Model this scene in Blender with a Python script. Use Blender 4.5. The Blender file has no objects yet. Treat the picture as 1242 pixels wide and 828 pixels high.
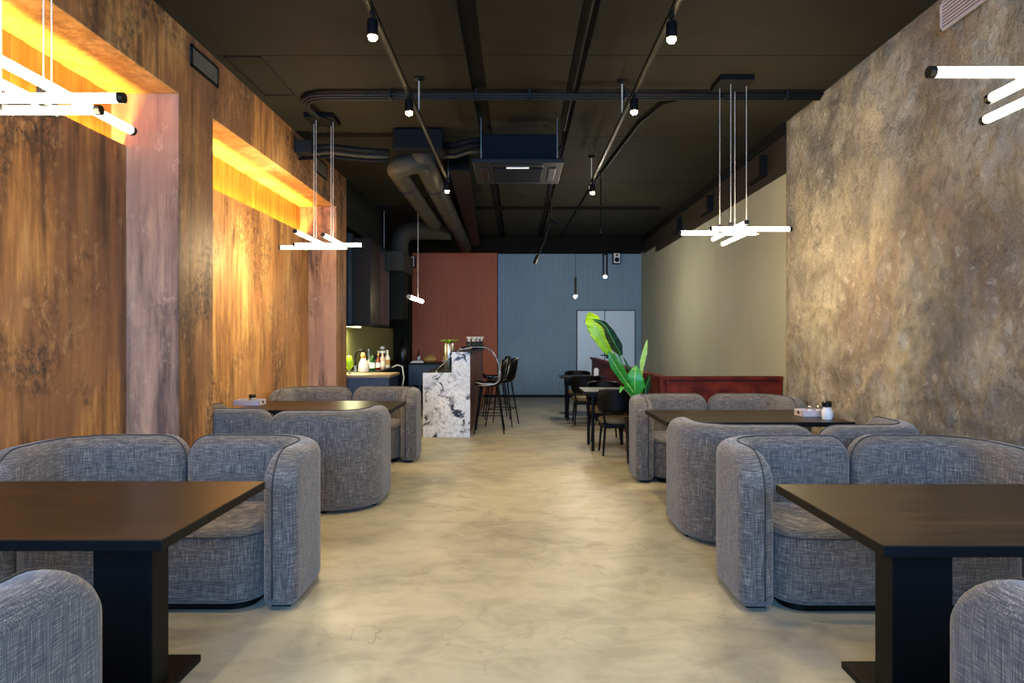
import bpy, math, random
from mathutils import Vector, noise
random.seed(7)
PI = math.pi
C = bpy.context.scene.collection
sc = bpy.context.scene

# ---------------------------------------------------------------- camera, light, exposure
H, F, VX, VY = 1.42, 790.0, 628.0, 409.0          # eye height, focal length in pixels of a 1242x828 frame
cd = bpy.data.cameras.new('camera'); cam = bpy.data.objects.new('camera', cd); C.objects.link(cam)
cam.location = (0, 0, H); cam.rotation_euler = (PI/2, 0, 0)
cd.sensor_width = 36; cd.lens = F/1242*36; cd.shift_x = -(VX-621)/1242; cd.shift_y = -(414-VY)/1242
cd.clip_start = .05
sc.camera = cam
sc.view_settings.view_transform = 'Standard'; sc.view_settings.look = 'None'
sc.view_settings.gamma = 1; sc.view_settings.use_curve_mapping = False
sc.view_settings.exposure = 0.15
w = bpy.data.worlds.new('world'); sc.world = w; w.use_nodes = True
w.node_tree.nodes['Background'].inputs[0].default_value = (.62, .78, 1, 1)
w.node_tree.nodes['Background'].inputs[1].default_value = .15

def light(name, kind, loc, rot, energy, col, size=.1, size_y=None, spot=None, blend=.5, parent=None):
    d = bpy.data.lights.new(name, kind); o = bpy.data.objects.new(name, d); C.objects.link(o)
    o.location = loc; o.rotation_euler = rot; d.energy = energy; d.color = col
    if kind == 'AREA':
        d.size = size
        if size_y: d.shape = 'RECTANGLE'; d.size_y = size_y
    else: d.shadow_soft_size = size
    if spot: d.spot_size = spot; d.spot_blend = blend
    if parent: o.parent = parent
    return o
# daylight falling in through the shop window behind the viewer
light('daylight_window', 'AREA', (0, -2.75, 2.4), (PI/2-.06, 0, 0), 690, (.21, .50, 1), 5.0, 1.7)

def X(px, D): return (px-VX)/F*D
def Z(py, D): return H-(py-VY)/F*D

# ---------------------------------------------------------------- materials
def lin(c):
    return tuple(((v/255)/12.92 if v/255 <= .04045 else ((v/255+.055)/1.055)**2.4) for v in c)+(1,)
class Mat:
    def __init__(s, name, col=(128,128,128), rough=.6, metal=0, **kw):
        s.m = bpy.data.materials.new(name); s.m.use_nodes = True
        s.t = s.m.node_tree; s.b = s.t.nodes['Principled BSDF']
        s.b.inputs['Base Color'].default_value = lin(col); s.b.inputs['Roughness'].default_value = rough
        s.b.inputs['Metallic'].default_value = metal
        for k, v in kw.items(): s.b.inputs[k.replace('_', ' ')].default_value = v
        s.co = None
    def n(s, typ, **kw):
        nd = s.t.nodes.new(typ)
        for k, v in kw.items():
            if hasattr(nd, k): setattr(nd, k, v)
            else: nd.inputs[k.replace('_', ' ')].default_value = v
        return nd
    def l(s, a, b): s.t.links.new(a, b)
    def map(s, scale, rot=(0,0,0), loc=(0,0,0), rnd=False):
        if not s.co:
            s.co = s.n('ShaderNodeTexCoord').outputs['Object']
        mp = s.n('ShaderNodeMapping'); mp.inputs['Scale'].default_value = scale
        mp.inputs['Rotation'].default_value = rot; mp.inputs['Location'].default_value = loc
        s.l(s.co, mp.inputs[0]); return mp.outputs[0]
    def noise(s, scale, sc=1, det=4, rough=.55, dist=0, rot=(0,0,0), loc=(0,0,0)):
        nd = s.n('ShaderNodeTexNoise'); nd.inputs['Scale'].default_value = sc; nd.inputs['Detail'].default_value = det
        nd.inputs['Roughness'].default_value = rough; nd.inputs['Distortion'].default_value = dist
        s.l(s.map(scale, rot, loc), nd.inputs['Vector']); return nd.outputs['Fac']
    def ramp(s, fac, stops, interp='LINEAR'):
        r = s.n('ShaderNodeValToRGB'); cr = r.color_ramp; cr.interpolation = interp
        while len(cr.elements) < len(stops): cr.elements.new(.5)
        for e, (p, c) in zip(cr.elements, stops):
            e.position = p; e.color = lin(c) if isinstance(c, tuple) else (c, c, c, 1)
        s.l(fac, r.inputs[0]); return r.outputs[0]
    def mix(s, fac, a, b, mode='MIX'):
        m = s.n('ShaderNodeMix'); m.data_type = 'RGBA'; m.blend_type = mode
        for inp, v in ((m.inputs[0], fac), (m.inputs[6], a), (m.inputs[7], b)):
            if isinstance(v, (int, float)): inp.default_value = v
            elif isinstance(v, tuple): inp.default_value = lin(v)
            else: s.l(v, inp)
        return m.outputs[2]
    def math(s, op, a, b):
        m = s.n('ShaderNodeMath'); m.operation = op
        for i, v in enumerate((a, b)):
            if isinstance(v, (int, float)): m.inputs[i].default_value = v
            else: s.l(v, m.inputs[i])
        return m.outputs[0]
    def color(s, out): s.l(out, s.b.inputs['Base Color'])
    def rough(s, out): s.l(out, s.b.inputs['Roughness'])
    def bump(s, h, strength=.3, dist=.01, prev=None):
        b = s.n('ShaderNodeBump'); b.inputs['Strength'].default_value = strength; b.inputs['Distance'].default_value = dist
        s.l(h, b.inputs['Height'])
        if prev is not None: s.l(prev, b.inputs['Normal'])
        s.l(b.outputs[0], s.b.inputs['Normal']); return b.outputs[0]
def emis(name, col, strength):
    m = Mat(name, (255,255,255)); m.b.inputs['Emission Color'].default_value = lin(col); m.b.inputs['Emission Strength'].default_value = strength
    return m.m

def rust(name, pal, dark=.5):
    m = Mat(name, rough=.62)
    a = m.noise((1.5, 1.5, .30), 1.6, 7, .64, .5)
    fine = m.noise((12, 12, 1.0), 1.5, 7, .66, .4)
    f = m.math('ADD', m.math('MULTIPLY', a, .62), m.math('MULTIPLY', fine, .38))
    c = m.ramp(f, [(.37, pal[0]), (.44, pal[1]), (.50, pal[2]), (.56, pal[3]), (.64, pal[4])])
    pt = m.noise((.9, .9, .55), 1.6, 4, .6, .6, loc=(7, 7, 2))
    c = m.mix(m.ramp(pt, [(.46, 0.), (.60, .7)]), c, pal[5])
    blot = m.noise((1.0, 1.0, .8), 1.5, 3, .5, .4, loc=(3, 1, 5))
    sp = m.noise((1.3, 1.3, 1), 16, 7, .75)
    mask = m.math('MULTIPLY', m.ramp(blot, [(.50, 0.), (.62, 1.)]), m.ramp(sp, [(.42, 0.), (.58, 1.)]))
    mask = m.math('MULTIPLY', mask, dark)
    c = m.mix(mask, c, (44, 40, 38))
    chip = m.ramp(m.noise((1.4, 1.4, .9), 9, 6, .7, .5, loc=(2, 9, 9)), [(.56, 0.), (.64, 1.)])
    c = m.mix(m.math('MULTIPLY', m.math('MULTIPLY', chip, m.ramp(blot, [(.40, 0.), (.50, 1.)])), .45), c, pal[4])
    st = m.ramp(m.noise((3.5, 3.5, .25), 1.4, 4, .6, .4, loc=(9, 4, 2)), [(.52, 0.), (.66, 1.)])
    c = m.mix(m.math('MULTIPLY', st, .5), c, pal[0])
    m.color(c)
    m.bump(m.math('ADD', m.math('MULTIPLY', fine, .6), m.math('MULTIPLY', sp, .5)), .35, .012)
    m.rough(m.ramp(sp, [(.3, .45), (.7, .75)]))
    return m.m
M = {}
M['rust'] = rust('rust_plaster', [(66,48,34), (120,82,50), (156,106,60), (188,136,76), (206,164,108), (142,98,68)], .85)
M['ochre'] = rust('ochre_plaster', [(140,112,60), (176,146,84), (200,170,100), (216,190,122), (226,206,150), (190,158,92)], .35)  # soffit copy of the plaster, yellow cove glow put into its colour
M['rust_ochre'] = rust('rust_ochre_plaster', [(96,66,44), (156,110,66), (192,142,84), (214,170,104), (226,190,130), (184,128,78)], .6)
M['mauve'] = rust('mauve_plaster', [(92,68,56), (146,110,88), (174,134,106), (190,150,116), (206,172,138), (162,124,104)], .6)  # mauve cast of the light is put into the fin side colour

m = Mat('stone_plaster', rough=.72)
def ridged(m, scale, sc_, det, rot=(0,0,0), loc=(0,0,0), dist=0):
    nd = m.n('ShaderNodeTexNoise'); nd.noise_type = 'RIDGED_MULTIFRACTAL'; nd.normalize = True
    nd.inputs['Scale'].default_value = sc_; nd.inputs['Detail'].default_value = det; nd.inputs['Roughness'].default_value = .6; nd.inputs['Distortion'].default_value = dist
    m.l(m.map(scale, rot, loc), nd.inputs['Vector']); return nd.outputs['Fac']
a = m.noise((1, .7, .7), .75, 5, .55, .7, rot=(-.7, 0, 0)); b = m.noise((1, .8, .6), .8, 5, .6, .6, loc=(4, 2, 8), rot=(-.7, 0, 0))
c = m.ramp(a, [(.34, (138,132,122)), (.43, (168,159,142)), (.50, (192,182,160)), (.57, (200,187,154)), (.66, (214,209,194))])
c = m.mix(m.ramp(b, [(.50, 0.), (.62, .6)]), c, (136,110,94))
c = m.mix(m.ramp(m.noise((1, .8, .6), .8, 5, .62, .5, loc=(1, 7, 3), rot=(-.7, 0, 0)), [(.52, 0.), (.64, .75)]), c, (88,88,92))
rg = ridged(m, (1, 1, .8), 2.4, 9, rot=(-.8, 0, 0), dist=.4); fn = m.noise((1, 1.2, .9), 12, 10, .68, .5, rot=(-.7, 0, 0)); f2 = m.noise((1, 1, 1), 45, 5, .65)
sel = m.ramp(m.noise((1, .8, .8), 1.6, 4, .6, loc=(8, 3, 1)), [(.44, 0.), (.58, 1.)])
c = m.mix(m.math('MULTIPLY', m.ramp(f2, [(.36, .5), (.46, 0.)]), sel), c, (96,84,72))
c = m.mix(m.ramp(fn, [(.38, .5), (.46, 0.)]), c, (112,98,84)); c = m.mix(m.ramp(fn, [(.56, 0.), (.64, .45)]), c, (226,220,204))
m.color(c)
nb = m.bump(rg, .7, .09); nb = m.bump(m.math('MULTIPLY', fn, m.math('ADD', sel, .4)), 1.0, .11, nb); m.bump(f2, .8, .03, nb); M['stone'] = m.m

m = Mat('floor_microcement', rough=.45)
a = m.noise((.8, 1.1, 1), 1.1, 6, .6, .8); b = m.noise((1, 1.5, 1), 3.4, 7, .66, .8); d = m.noise((1,1,1), 30, 4)
c = m.ramp(a, [(.34, (140,136,121)), (.50, (160,156,137)), (.66, (174,170,150))])
c = m.mix(m.ramp(b, [(.46, 0.), (.66, .4)]), c, (188,184,166)); c = m.mix(m.ramp(b, [(.34, .35), (.46, 0.)]), c, (126,121,103))
# hairline trowel scratches
vo = m.n('ShaderNodeTexVoronoi'); vo.feature = 'DISTANCE_TO_EDGE'; vo.inputs['Scale'].default_value = 1.6
wn = m.n('ShaderNodeTexNoise'); wn.inputs['Scale'].default_value = 2.2; wn.inputs['Detail'].default_value = 3
m.l(m.map((1,1,1)), wn.inputs['Vector'])
vm = m.n('ShaderNodeVectorMath'); vm.operation = 'ADD'; m.l(m.map((1,1,1)), vm.inputs[0]); m.l(wn.outputs['Color'], vm.inputs[1]); m.l(vm.outputs[0], vo.inputs['Vector'])
cr = m.math('MULTIPLY', m.ramp(vo.outputs['Distance'], [(0, 1.), (.006, 0.)]), m.ramp(m.noise((1,1,1), 2.4, 2, .5, loc=(5,5,0)), [(.52, 0.), (.60, .6)]))
c = m.mix(cr, c, (92,80,64))
m.color(c); m.rough(m.ramp(b, [(.3, .52), (.7, .38)])); m.bump(m.math('ADD', b, m.math('MULTIPLY', d, .2)), .12, .006); M['floor'] = m.m

m = Mat('ceiling_dark_paint', rough=.75)
a = m.noise((1,1,1), 1.2, 5, .6); m.color(m.ramp(a, [(.3, (32,31,25)), (.7, (41,40,32))])); m.bump(m.noise((1,1,1), 25, 5), .2, .006); M['ceiling'] = m.m
M['ceil_dark'] = Mat('ceiling_channel_paint', (20,19,17), .8).m
M['dark_wall'] = Mat('dark_olive_paint', (26,28,23), .7).m
m = Mat('bulkhead_paint', (46,40,33), .7); m.bump(m.noise((1,1,1), 12, 4), .2, .01); M['bulk'] = m.m

def ribbed(name, c0, c1, rib, axis='X', var=.5):
    m = Mat(name, rough=.7)
    wv = m.n('ShaderNodeTexWave'); wv.wave_type = 'BANDS'; wv.bands_direction = axis; wv.inputs['Scale'].default_value = rib
    m.l(m.map((1,1,1)), wv.inputs['Vector'])
    n_ = m.noise((1,1,.6), .8, 4); c = m.ramp(n_, [(.3, c0), (.7, c1)])
    c = m.mix(m.ramp(wv.outputs['Fac'], [(0., var), (.25, 0.)]), c, tuple(int(v*.55) for v in c0))
    m.color(c); m.bump(wv.outputs['Fac'], .5, .01); return m.m
M['blue_wall'] = ribbed('blue_grey_ribbed_wall', (124,152,168), (140,164,178), 6)
M['red_wall'] = ribbed('terracotta_ribbed_wall', (180,96,66), (196,110,76), 6)
M['pale_wall'] = ribbed('pale_olive_ribbed_wall', (160,162,138), (178,178,154), 13, 'Y', .2)
M['door'] = Mat('door_pale_paint', (206,224,232), .35).m
M['olive'] = Mat('olive_backsplash', (146,144,92), .5).m

def wood(name, cols, axis=(1,10,10), sc_=2.5, rough=.4, coat=0):
    m = Mat(name, rough=rough); m.b.inputs['Coat Weight'].default_value = coat
    a = m.noise(axis, sc_, 6, .6, .3); m.color(m.ramp(a, [(.3, cols[0]), (.5, cols[1]), (.72, cols[2])])); m.bump(a, .08, .003); return m.m
M['table'] = wood('dark_oak_laminate', [(9,7,5), (24,17,11), (58,42,24)], (.5, 12, 9), 2.6, .34)
M['plank'] = wood('orange_pine_plank', [(168,92,36), (196,116,50), (214,138,68)], (6,6,.5), 2, .5)
M['barwood'] = wood('bar_walnut', [(50,26,14), (92,50,26), (124,74,40)], (5,5,.5), 2, .4)
M['redleather'] = wood('oxblood_wood', [(44,11,5), (82,24,12), (112,42,20)], (2,2,3), 2, .5)

m = Mat('tweed_fabric', rough=.95, Sheen_Weight=.25)
hz = m.noise((16,16,420), 1, 2, .6); vt = m.noise((380,380,12), 1, 2, .6); bl = m.noise((60,60,60), 1, 3, .6); big = m.noise((1,1,1), 3, 3)
f = m.math('ADD', m.math('MULTIPLY', hz, .5), m.math('MULTIPLY', vt, .5))
c = m.ramp(f, [(.36, (38,38,41)), (.46, (74,74,77)), (.55, (101,98,95)), (.66, (176,168,157))])
c = m.mix(m.ramp(big, [(.3, .0), (.7, .2)]), c, (92,84,76))
m.color(c); nb = m.bump(f, .35, .004); m.bump(bl, .2, .003, nb); M['fabric'] = m.m
M['piping'] = Mat('piping_cord', (52,50,50), .9).m

M['black'] = Mat('black_powder_coat', (8,8,10), .5).m
M['blackgloss'] = Mat('black_gloss', (10,10,12), .32).m
M['darkmetal'] = Mat('dark_painted_steel', (26,27,29), .5, .2).m
M['duct'] = Mat('dark_painted_duct', (52,50,43), .6, .2).m
M['insul'] = Mat('black_insulation', (16,18,22), .7).m
M['chrome'] = Mat('chrome', (190,190,190), .18, 1).m
M['darksteel'] = Mat('dark_brushed_steel', (70,66,54), .4, 1).m
M['slatgrey'] = Mat('grey_vent_slat', (110,106,98), .5).m
M['railmetal'] = Mat('grey_rail_metal', (150,147,142), .35, 1).m
M['steel'] = Mat('brushed_steel', (170,168,160), .32, 1).m
M['navy'] = Mat('navy_cabinet', (42,58,82), .5).m
M['navyac'] = Mat('navy_sheet_steel', (6,13,22), .7, 0).m
M['worktop'] = wood('beige_worktop_edge', [(120,100,76), (150,128,98), (170,148,116)], (2,2,2), 3, .45)
M['cable'] = Mat('pale_cable', (200,196,184), .5).m
M['white'] = Mat('white_ceramic', (226,222,216), .3).m
M['holder'] = Mat('pale_pink_holder', (196,180,178), .5).m
M['brownpanel'] = Mat('chair_brown_leather', (44,33,24), .45).m
M['seatpad'] = Mat('olive_seat_pad', (96,84,56), .6).m
M['gold'] = Mat('wicker_gold', (196,150,80), .6).m
M['redglass'] = Mat('dark_red_glass', (90,14,16), .2).m
def glassy(name, col, rough=.05, tr=.85):
    g = Mat(name, col, rough); g.b.inputs['Transmission Weight'].default_value = tr; g.b.inputs['IOR'].default_value = 1.45; return g.m
M['glass'] = glassy('clear_glass', (225,235,235)); M['bluegl'] = glassy('blue_tinted_glass', (34,56,70), .12, .5)
M['paleblue'] = glassy('pale_blue_glass', (120,150,160), .1, .5)
M['greenglass'] = glassy('green_glass', (40,90,40), .1, .6)
m = Mat('marble_slab', rough=.28)
a = m.noise((1,1,1), 5.5, 9, .72, 1.2); b = m.noise((1,1,1), 2.2, 4, .6, .8, loc=(3,3,3))
c = m.ramp(m.noise((1,1,1), 2, 7, .65, .5), [(.3, (186,190,190)), (.55, (226,228,224)), (.7, (238,236,228))])
mask = m.math('MULTIPLY', m.ramp(a, [(.51, 0.), (.56, 1.)]), m.ramp(b, [(.42, 0.1), (.54, 1.)]))
c = m.mix(m.ramp(m.noise((1,1,1), 26, 6, .7), [(.5, 0.), (.62, .5)]), c, (120,124,126)); c = m.mix(mask, c, (24,26,28)); m.color(c); M['marble'] = m.m
def leafmat(name, c0, c1):
    m = Mat(name, c0, .38); m.b.inputs['Subsurface Weight'].default_value = .0
    a = m.noise((3,3,40), 2, 3); m.color(m.ramp(a, [(.35, c0), (.65, c1)])); return m.m
M['lime'] = leafmat('lime_leaf', (150,205,20), (180,226,40)); M['green'] = leafmat('green_leaf', (24,120,36), (48,150,50))
M['deep'] = leafmat('deep_green_leaf', (8,30,14), (16,48,22)); M['palegreen'] = leafmat('pale_green_leaf', (140,185,90), (170,210,120))
M['tube'] = emis('led_tube_glow', (255,238,206), 26)
M['bulb'] = emis('spot_lens_glow', (255,214,140), 90)
M['strip'] = emis('amber_led_strip', (255,205,70), 10)
M['screen'] = emis('indicator_glow', (210,215,205), .35)
M['shelflight'] = emis('shelf_light_glow', (240,240,150), 12)

for k_, v_ in (('black', .15), ('blackgloss', .4), ('darkmetal', .15), ('duct', .15), ('insul', .1), ('navyac', .1), ('ceiling', .1), ('ceil_dark', .1), ('table', .35), ('bulk', .15), ('dark_wall', .15), ('fabric', .15), ('deep', .08), ('redleather', .12), ('barwood', .25)):
    M[k_].node_tree.nodes['Principled BSDF'].inputs['Specular IOR Level'].default_value = v_
for k_ in ('darkmetal', 'duct'): M[k_].node_tree.nodes['Principled BSDF'].inputs['Metallic'].default_value = 0
# ---------------------------------------------------------------- mesh builder
OFF = {}
class B:
    def __init__(s): s.v = []; s.f = []
    def box(s, x0, x1, y0, y1, z0, z1, rot=0, piv=None):
        i = len(s.v); vs = [(x, y, z) for x in (x0, x1) for y in (y0, y1) for z in (z0, z1)]
        if rot:
            cx, cy = piv or ((x0+x1)/2, (y0+y1)/2); c_, s_ = math.cos(rot), math.sin(rot)
            vs = [(cx+(x-cx)*c_-(y-cy)*s_, cy+(x-cx)*s_+(y-cy)*c_, z) for x, y, z in vs]
        s.v += vs
        s.f += [tuple(i+k for k in q) for q in ((0,1,3,2), (4,6,7,5), (0,4,5,1), (2,3,7,6), (0,2,6,4), (1,5,7,3))]
        return s
    def rings(s, rs, caps=True, close=True):
        i = len(s.v); n = len(rs[0])
        for r in rs: s.v += [tuple(p) for p in r]
        for a in range(len(rs)-1):
            for k in range(n if close else n-1):
                k2 = (k+1) % n; s.f.append((i+a*n+k, i+a*n+k2, i+(a+1)*n+k2, i+(a+1)*n+k))
        if caps: s.f.append(tuple(i+k for k in reversed(range(n)))); s.f.append(tuple(i+(len(rs)-1)*n+k for k in range(n)))
        return s
    def tube(s, pts, r, seg=10, caps=True):
        pts = [Vector(p) for p in pts]; rs = []
        rr = r if isinstance(r, (list, tuple)) else [r]*len(pts)
        up = None
        for k, p in enumerate(pts):
            t = (pts[min(k+1, len(pts)-1)]-pts[max(k-1, 0)]).normalized()
            if up is None:
                up = Vector((0,0,1)) if abs(t.z) < .9 else Vector((1,0,0))
            a = (up-t*up.dot(t)).normalized(); b = t.cross(a); up = a
            rs.append([p+(a*math.cos(2*PI*j/seg)+b*math.sin(2*PI*j/seg))*rr[k] for j in range(seg)])
        return s.rings(rs, caps)
    def lathe(s, prof, c=(0,0,0), seg=16):
        rs = [[(c[0]+r*math.cos(2*PI*j/seg), c[1]+r*math.sin(2*PI*j/seg), c[2]+z) for j in range(seg)] for r, z in prof]
        return s.rings(rs)
    def prism(s, pts2, z0, z1):
        return s.rings([[(x, y, z0) for x, y in pts2], [(x, y, z1) for x, y in pts2]])
    def build(s, name, mat, parent=None, smooth=False, bevel=0, angle=None):
        me = bpy.data.meshes.new(name); o = OFF.get(parent, Vector((0,0,0)))
        me.from_pydata([tuple(Vector(p)-o) for p in s.v], [], s.f); me.update()
        import bmesh
        bm = bmesh.new(); bm.from_mesh(me); bmesh.ops.recalc_face_normals(bm, faces=bm.faces); bm.to_mesh(me); bm.free()
        me.materials.append(M[mat] if isinstance(mat, str) else mat)
        ob = bpy.data.objects.new(name, me); C.objects.link(ob)
        if smooth:
            for p in me.polygons: p.use_smooth = True
            if angle is not None: me.set_sharp_from_angle(angle=angle)
        if bevel:
            md = ob.modifiers.new('bevel', 'BEVEL'); md.width = bevel; md.segments = 2; md.limit_method = 'ANGLE'
        if parent is not None: ob.parent = parent
        OFF[ob] = o; return ob
SM = math.radians(40)
def tag(o, label, cat, group=None):
    o['label'] = label; o['category'] = cat
    if group: o['group'] = group
    return o
def thing(name, label, cat, loc=(0,0,0), group=None, local=False):
    o = bpy.data.objects.new(name, None); C.objects.link(o); o.location = loc; o.empty_display_size = .1
    OFF[o] = Vector((0,0,0)) if local else Vector(loc)
    return tag(o, label, cat, group)
def struct(o): o['kind'] = 'structure'; return o
def kids(o): return [c for c in C.objects if c.parent == o]
def dup(root, loc, rz, label, group=None):
    r = root.copy(); C.objects.link(r); r.location = loc; r.rotation_euler = (0,0,rz); r['label'] = label
    if group: r['group'] = group
    for ch in kids(root):
        c = ch.copy(); C.objects.link(c); c.parent = r
        for g in kids(ch):
            d = g.copy(); C.objects.link(d); d.parent = c
    return r

# ---------------------------------------------------------------- room shell
YF, YB, HC = -2.4, 15.5, 3.73
fl = struct(B().box(-3.3, 3.3, YF-.3, YB+.3, -.12, 0).build('floor', 'floor'))
ce = struct(B().box(-3.3, 3.3, YF-.3, YB+.3, HC+.05, HC+.15).build('ceiling', 'ceil_dark'))
ys = [YF-.2, -1.1, 1.05, 3.2, 5.34, 7.5, 9.6, 11.6, 13.6, YB]
for y0, y1 in zip(ys, ys[1:]):
    for x0, x1 in ((-3.2, -.43), (-.29, .45), (.57, 3.2)):
        B().box(x0, x1, y0+.006, y1-.006, HC, HC+.05).build('ceiling_slab', 'ceiling', ce)

# left wall: header and fins on the outer plane, recessed bays with panels, cove, planks
XO, XI = -2.5, -2.886
wl = struct(B().box(-3.2, XO, YF, 9.5, 3.22, HC).build('wall_left', 'rust'))
B().box(-3.2, XO, 4.81, 5.34, 0, 3.22).build('fin', 'rust', wl)
B().box(-3.2, XO, 8.98, 9.5, 0, 3.22).build('fin', 'rust', wl)
B().box(XI-.12, XO-.002, 4.802, 4.811, 0, 3.22).build('fin_reveal', 'mauve', wl)['label'] = 'mauve stained side face of the fin'
B().box(XI-.12, XO-.002, 8.972, 8.981, 0, 3.22).build('fin_reveal', 'mauve', wl)
for y0, y1 in ((YF, 4.80), (5.345, 8.97)):
    B().box(XI-.03, XI, y0, y1, 0, 2.83).build('recessed_panel', 'rust' if y0 < 0 else 'rust_ochre', wl)
    n = int((y1-y0)/.105)
    for k in range(n):
        a = y0+(y1-y0)*k/n; b = y0+(y1-y0)*(k+1)/n
        B().box(-3.03, -3.0+.004*((k*7) % 3), a+.002, b-.002, 2.5, 3.22).build('wood_plank', 'plank', wl)
    B().box(-3.2, -3.035, y0, y1, 0, 3.22).build('backing', 'dark_wall', wl)
    B().box(-2.985, -2.935, y0+.03, y1-.03, 2.66, 2.69).build('led_strip', 'strip', wl)
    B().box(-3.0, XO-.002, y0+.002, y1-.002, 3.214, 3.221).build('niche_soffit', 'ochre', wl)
    L = (y1-y0)-.1
    light('cove_led', 'AREA', (-2.957, (y0+y1)/2, 2.72), (0, PI+math.radians(22), 0), 22*L, (1, .74, .12), .035, L)
struct(B().box(-3.3, -3.2, YF, YB, 0, HC).build('wall_left', 'dark_wall'))
# kitchen stretch of the left wall
kw = struct(B().box(-3.2, -2.9, 9.5, YB, 0, HC).build('wall_left', 'dark_wall'))
B().box(-2.9, -2.88, 9.55, YB-.35, .9, 1.62).build('backsplash', 'olive', kw)
B().box(-2.9, -2.88, 11.1, YB-.35, 1.62, 3.0).build('upper_wall_panel', 'dark_wall', kw)
struct(B().box(-2.9, -2.5, 9.51, 11.9, 3.05, HC).build('trim_1', 'dark_wall'))['label'] = 'dark boxed bulkhead over the kitchen cabinets'
struct(B().box(-2.9, -2.5, 15.05, YB, 0, 3.45).build('trim_2', 'dark_wall'))

# back wall
wb = struct(B().box(-3.3, 3.3, YB, YB+.2, 0, HC+.05).build('wall_back', 'dark_wall'))
B().box(-2.58, X(603, YB), YB-.06, YB, .06, 3.42).build('terracotta_panelling', 'red_wall', wb)
B().box(X(604, YB), 2.93, YB-.03, YB, .06, 3.40).build('blue_panelling', 'blue_wall', wb)
struct(B().box(-3.2, 3.2, 15.0, YB-.001, 3.43, HC).build('trim_3', 'ceil_dark'))
struct(B().box(-2.58, X(699, YB), YB-.075, YB-.031, 0, .06).build('baseboard_back', 'black'))
# door in back wall
dx0, dx1 = X(699, YB), X(770, YB)
dr = struct(B().box(dx0, dx1, YB-.06, YB-.031, 0, 2.07).build('door_1', 'black'))
xm = X(733, YB)
B().box(dx0+.02, xm-.008, YB-.085, YB-.06, .01, 2.05).build('door_leaf', 'door', dr, bevel=.004)
B().box(xm+.008, dx1-.02, YB-.085, YB-.06, .01, 2.05).build('door_leaf', 'door', dr, bevel=.004)
hd = B().box(xm+.03, xm+.075, YB-.095, YB-.085, .92, 1.05); hd.tube([(xm+.05, YB-.12, 1.0), (xm-.10, YB-.12, 1.0)], .012); hd.tube([(xm+.05, YB-.12, 1.0), (xm+.05, YB-.09, 1.0)], .012)
hd.build('door_handle', 'black', dr)

# right wall: pale ribbed wall, applied stone plaster slab with real relief
wr = struct(B().box(2.93, 3.13, YF, YB, 0, HC+.04).build('wall_right', 'pale_wall'))
nx, nz = 330, 130; y0, y1, z0, z1 = YF, 7.0, 0, HC
b = B()
def relief(y, z):
    p = Vector((y*.9+z*.35, z*.9-y*.25, 3.1))
    a = noise.fractal(p*1.1, 1.0, 2.0, 4); r_ = 1-abs(noise.fractal(p*2.3+Vector((5,2,1)), .9, 2.1, 5))
    return .014*a+.030*max(0, r_-.66)*2+.010*noise.fractal(p*8, .8, 2, 3)
for i in range(nx+1):
    y = y0+(y1-y0)*i/nx
    for j in range(nz+1):
        z = z0+(z1-z0)*j/nz
        e = min(1, (y1-y)/.05, (z1-z)/.05+.2)
        b.v.append((2.885-max(-.015, relief(y, z))*e, y, z))
q = nz+1
for i in range(nx):
    for j in range(nz): b.f.append((i*q+j, (i+1)*q+j, (i+1)*q+j+1, i*q+j+1))
k = len(b.v)
b.v += [(2.93, y1, z0), (2.93, y1, z1)]
for j in range(nz): b.f.append((nx*q+j, nx*q+j+1, k+1 if j >= nz//2 else k))
b.f.append((nx*q+nz//2, k+1, k))
st = b.build('stone_plaster_facing', 'stone', wr, smooth=True)
for p in st.data.polygons:
    if p.index >= nx*nz: p.use_smooth = False
# dark bulkhead above pale wall
struct(B().box(2.875, 2.929, 7.01, 13.6, 3.21, 3.60).build('trim_4', 'bulk')); struct(B().box(2.85, 2.929, 7.01, YB-.51, 3.60, HC-.001).build('trim_7', 'ceil_dark'))
struct(B().box(2.875, 2.929, 13.6, YB-.51, 3.36, 3.60).build('trim_5', 'bulk'))

# front wall with shop window behind the viewer
wf = struct(B().box(-3.2, 3.2, YF-.25, YF, 3.3, HC+.04).box(-3.2, 3.2, YF-.25, YF, 0, .25).box(-3.2, -2.6, YF-.25, YF, .25, 3.3).box(2.6, 3.2, YF-.25, YF, .25, 3.3).build('wall_front', 'dark_wall'))
wi = B()
for x in (-2.6, -.9, .85, 2.55): wi.box(x, x+.05, YF-.15, YF-.1, .25, 3.3)
wi.box(-2.6, 2.6, YF-.15, YF-.1, .25, .3); wi.box(-2.6, 2.6, YF-.15, YF-.1, 3.25, 3.3)
struct(wi.build('window_1', 'black'))

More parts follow.
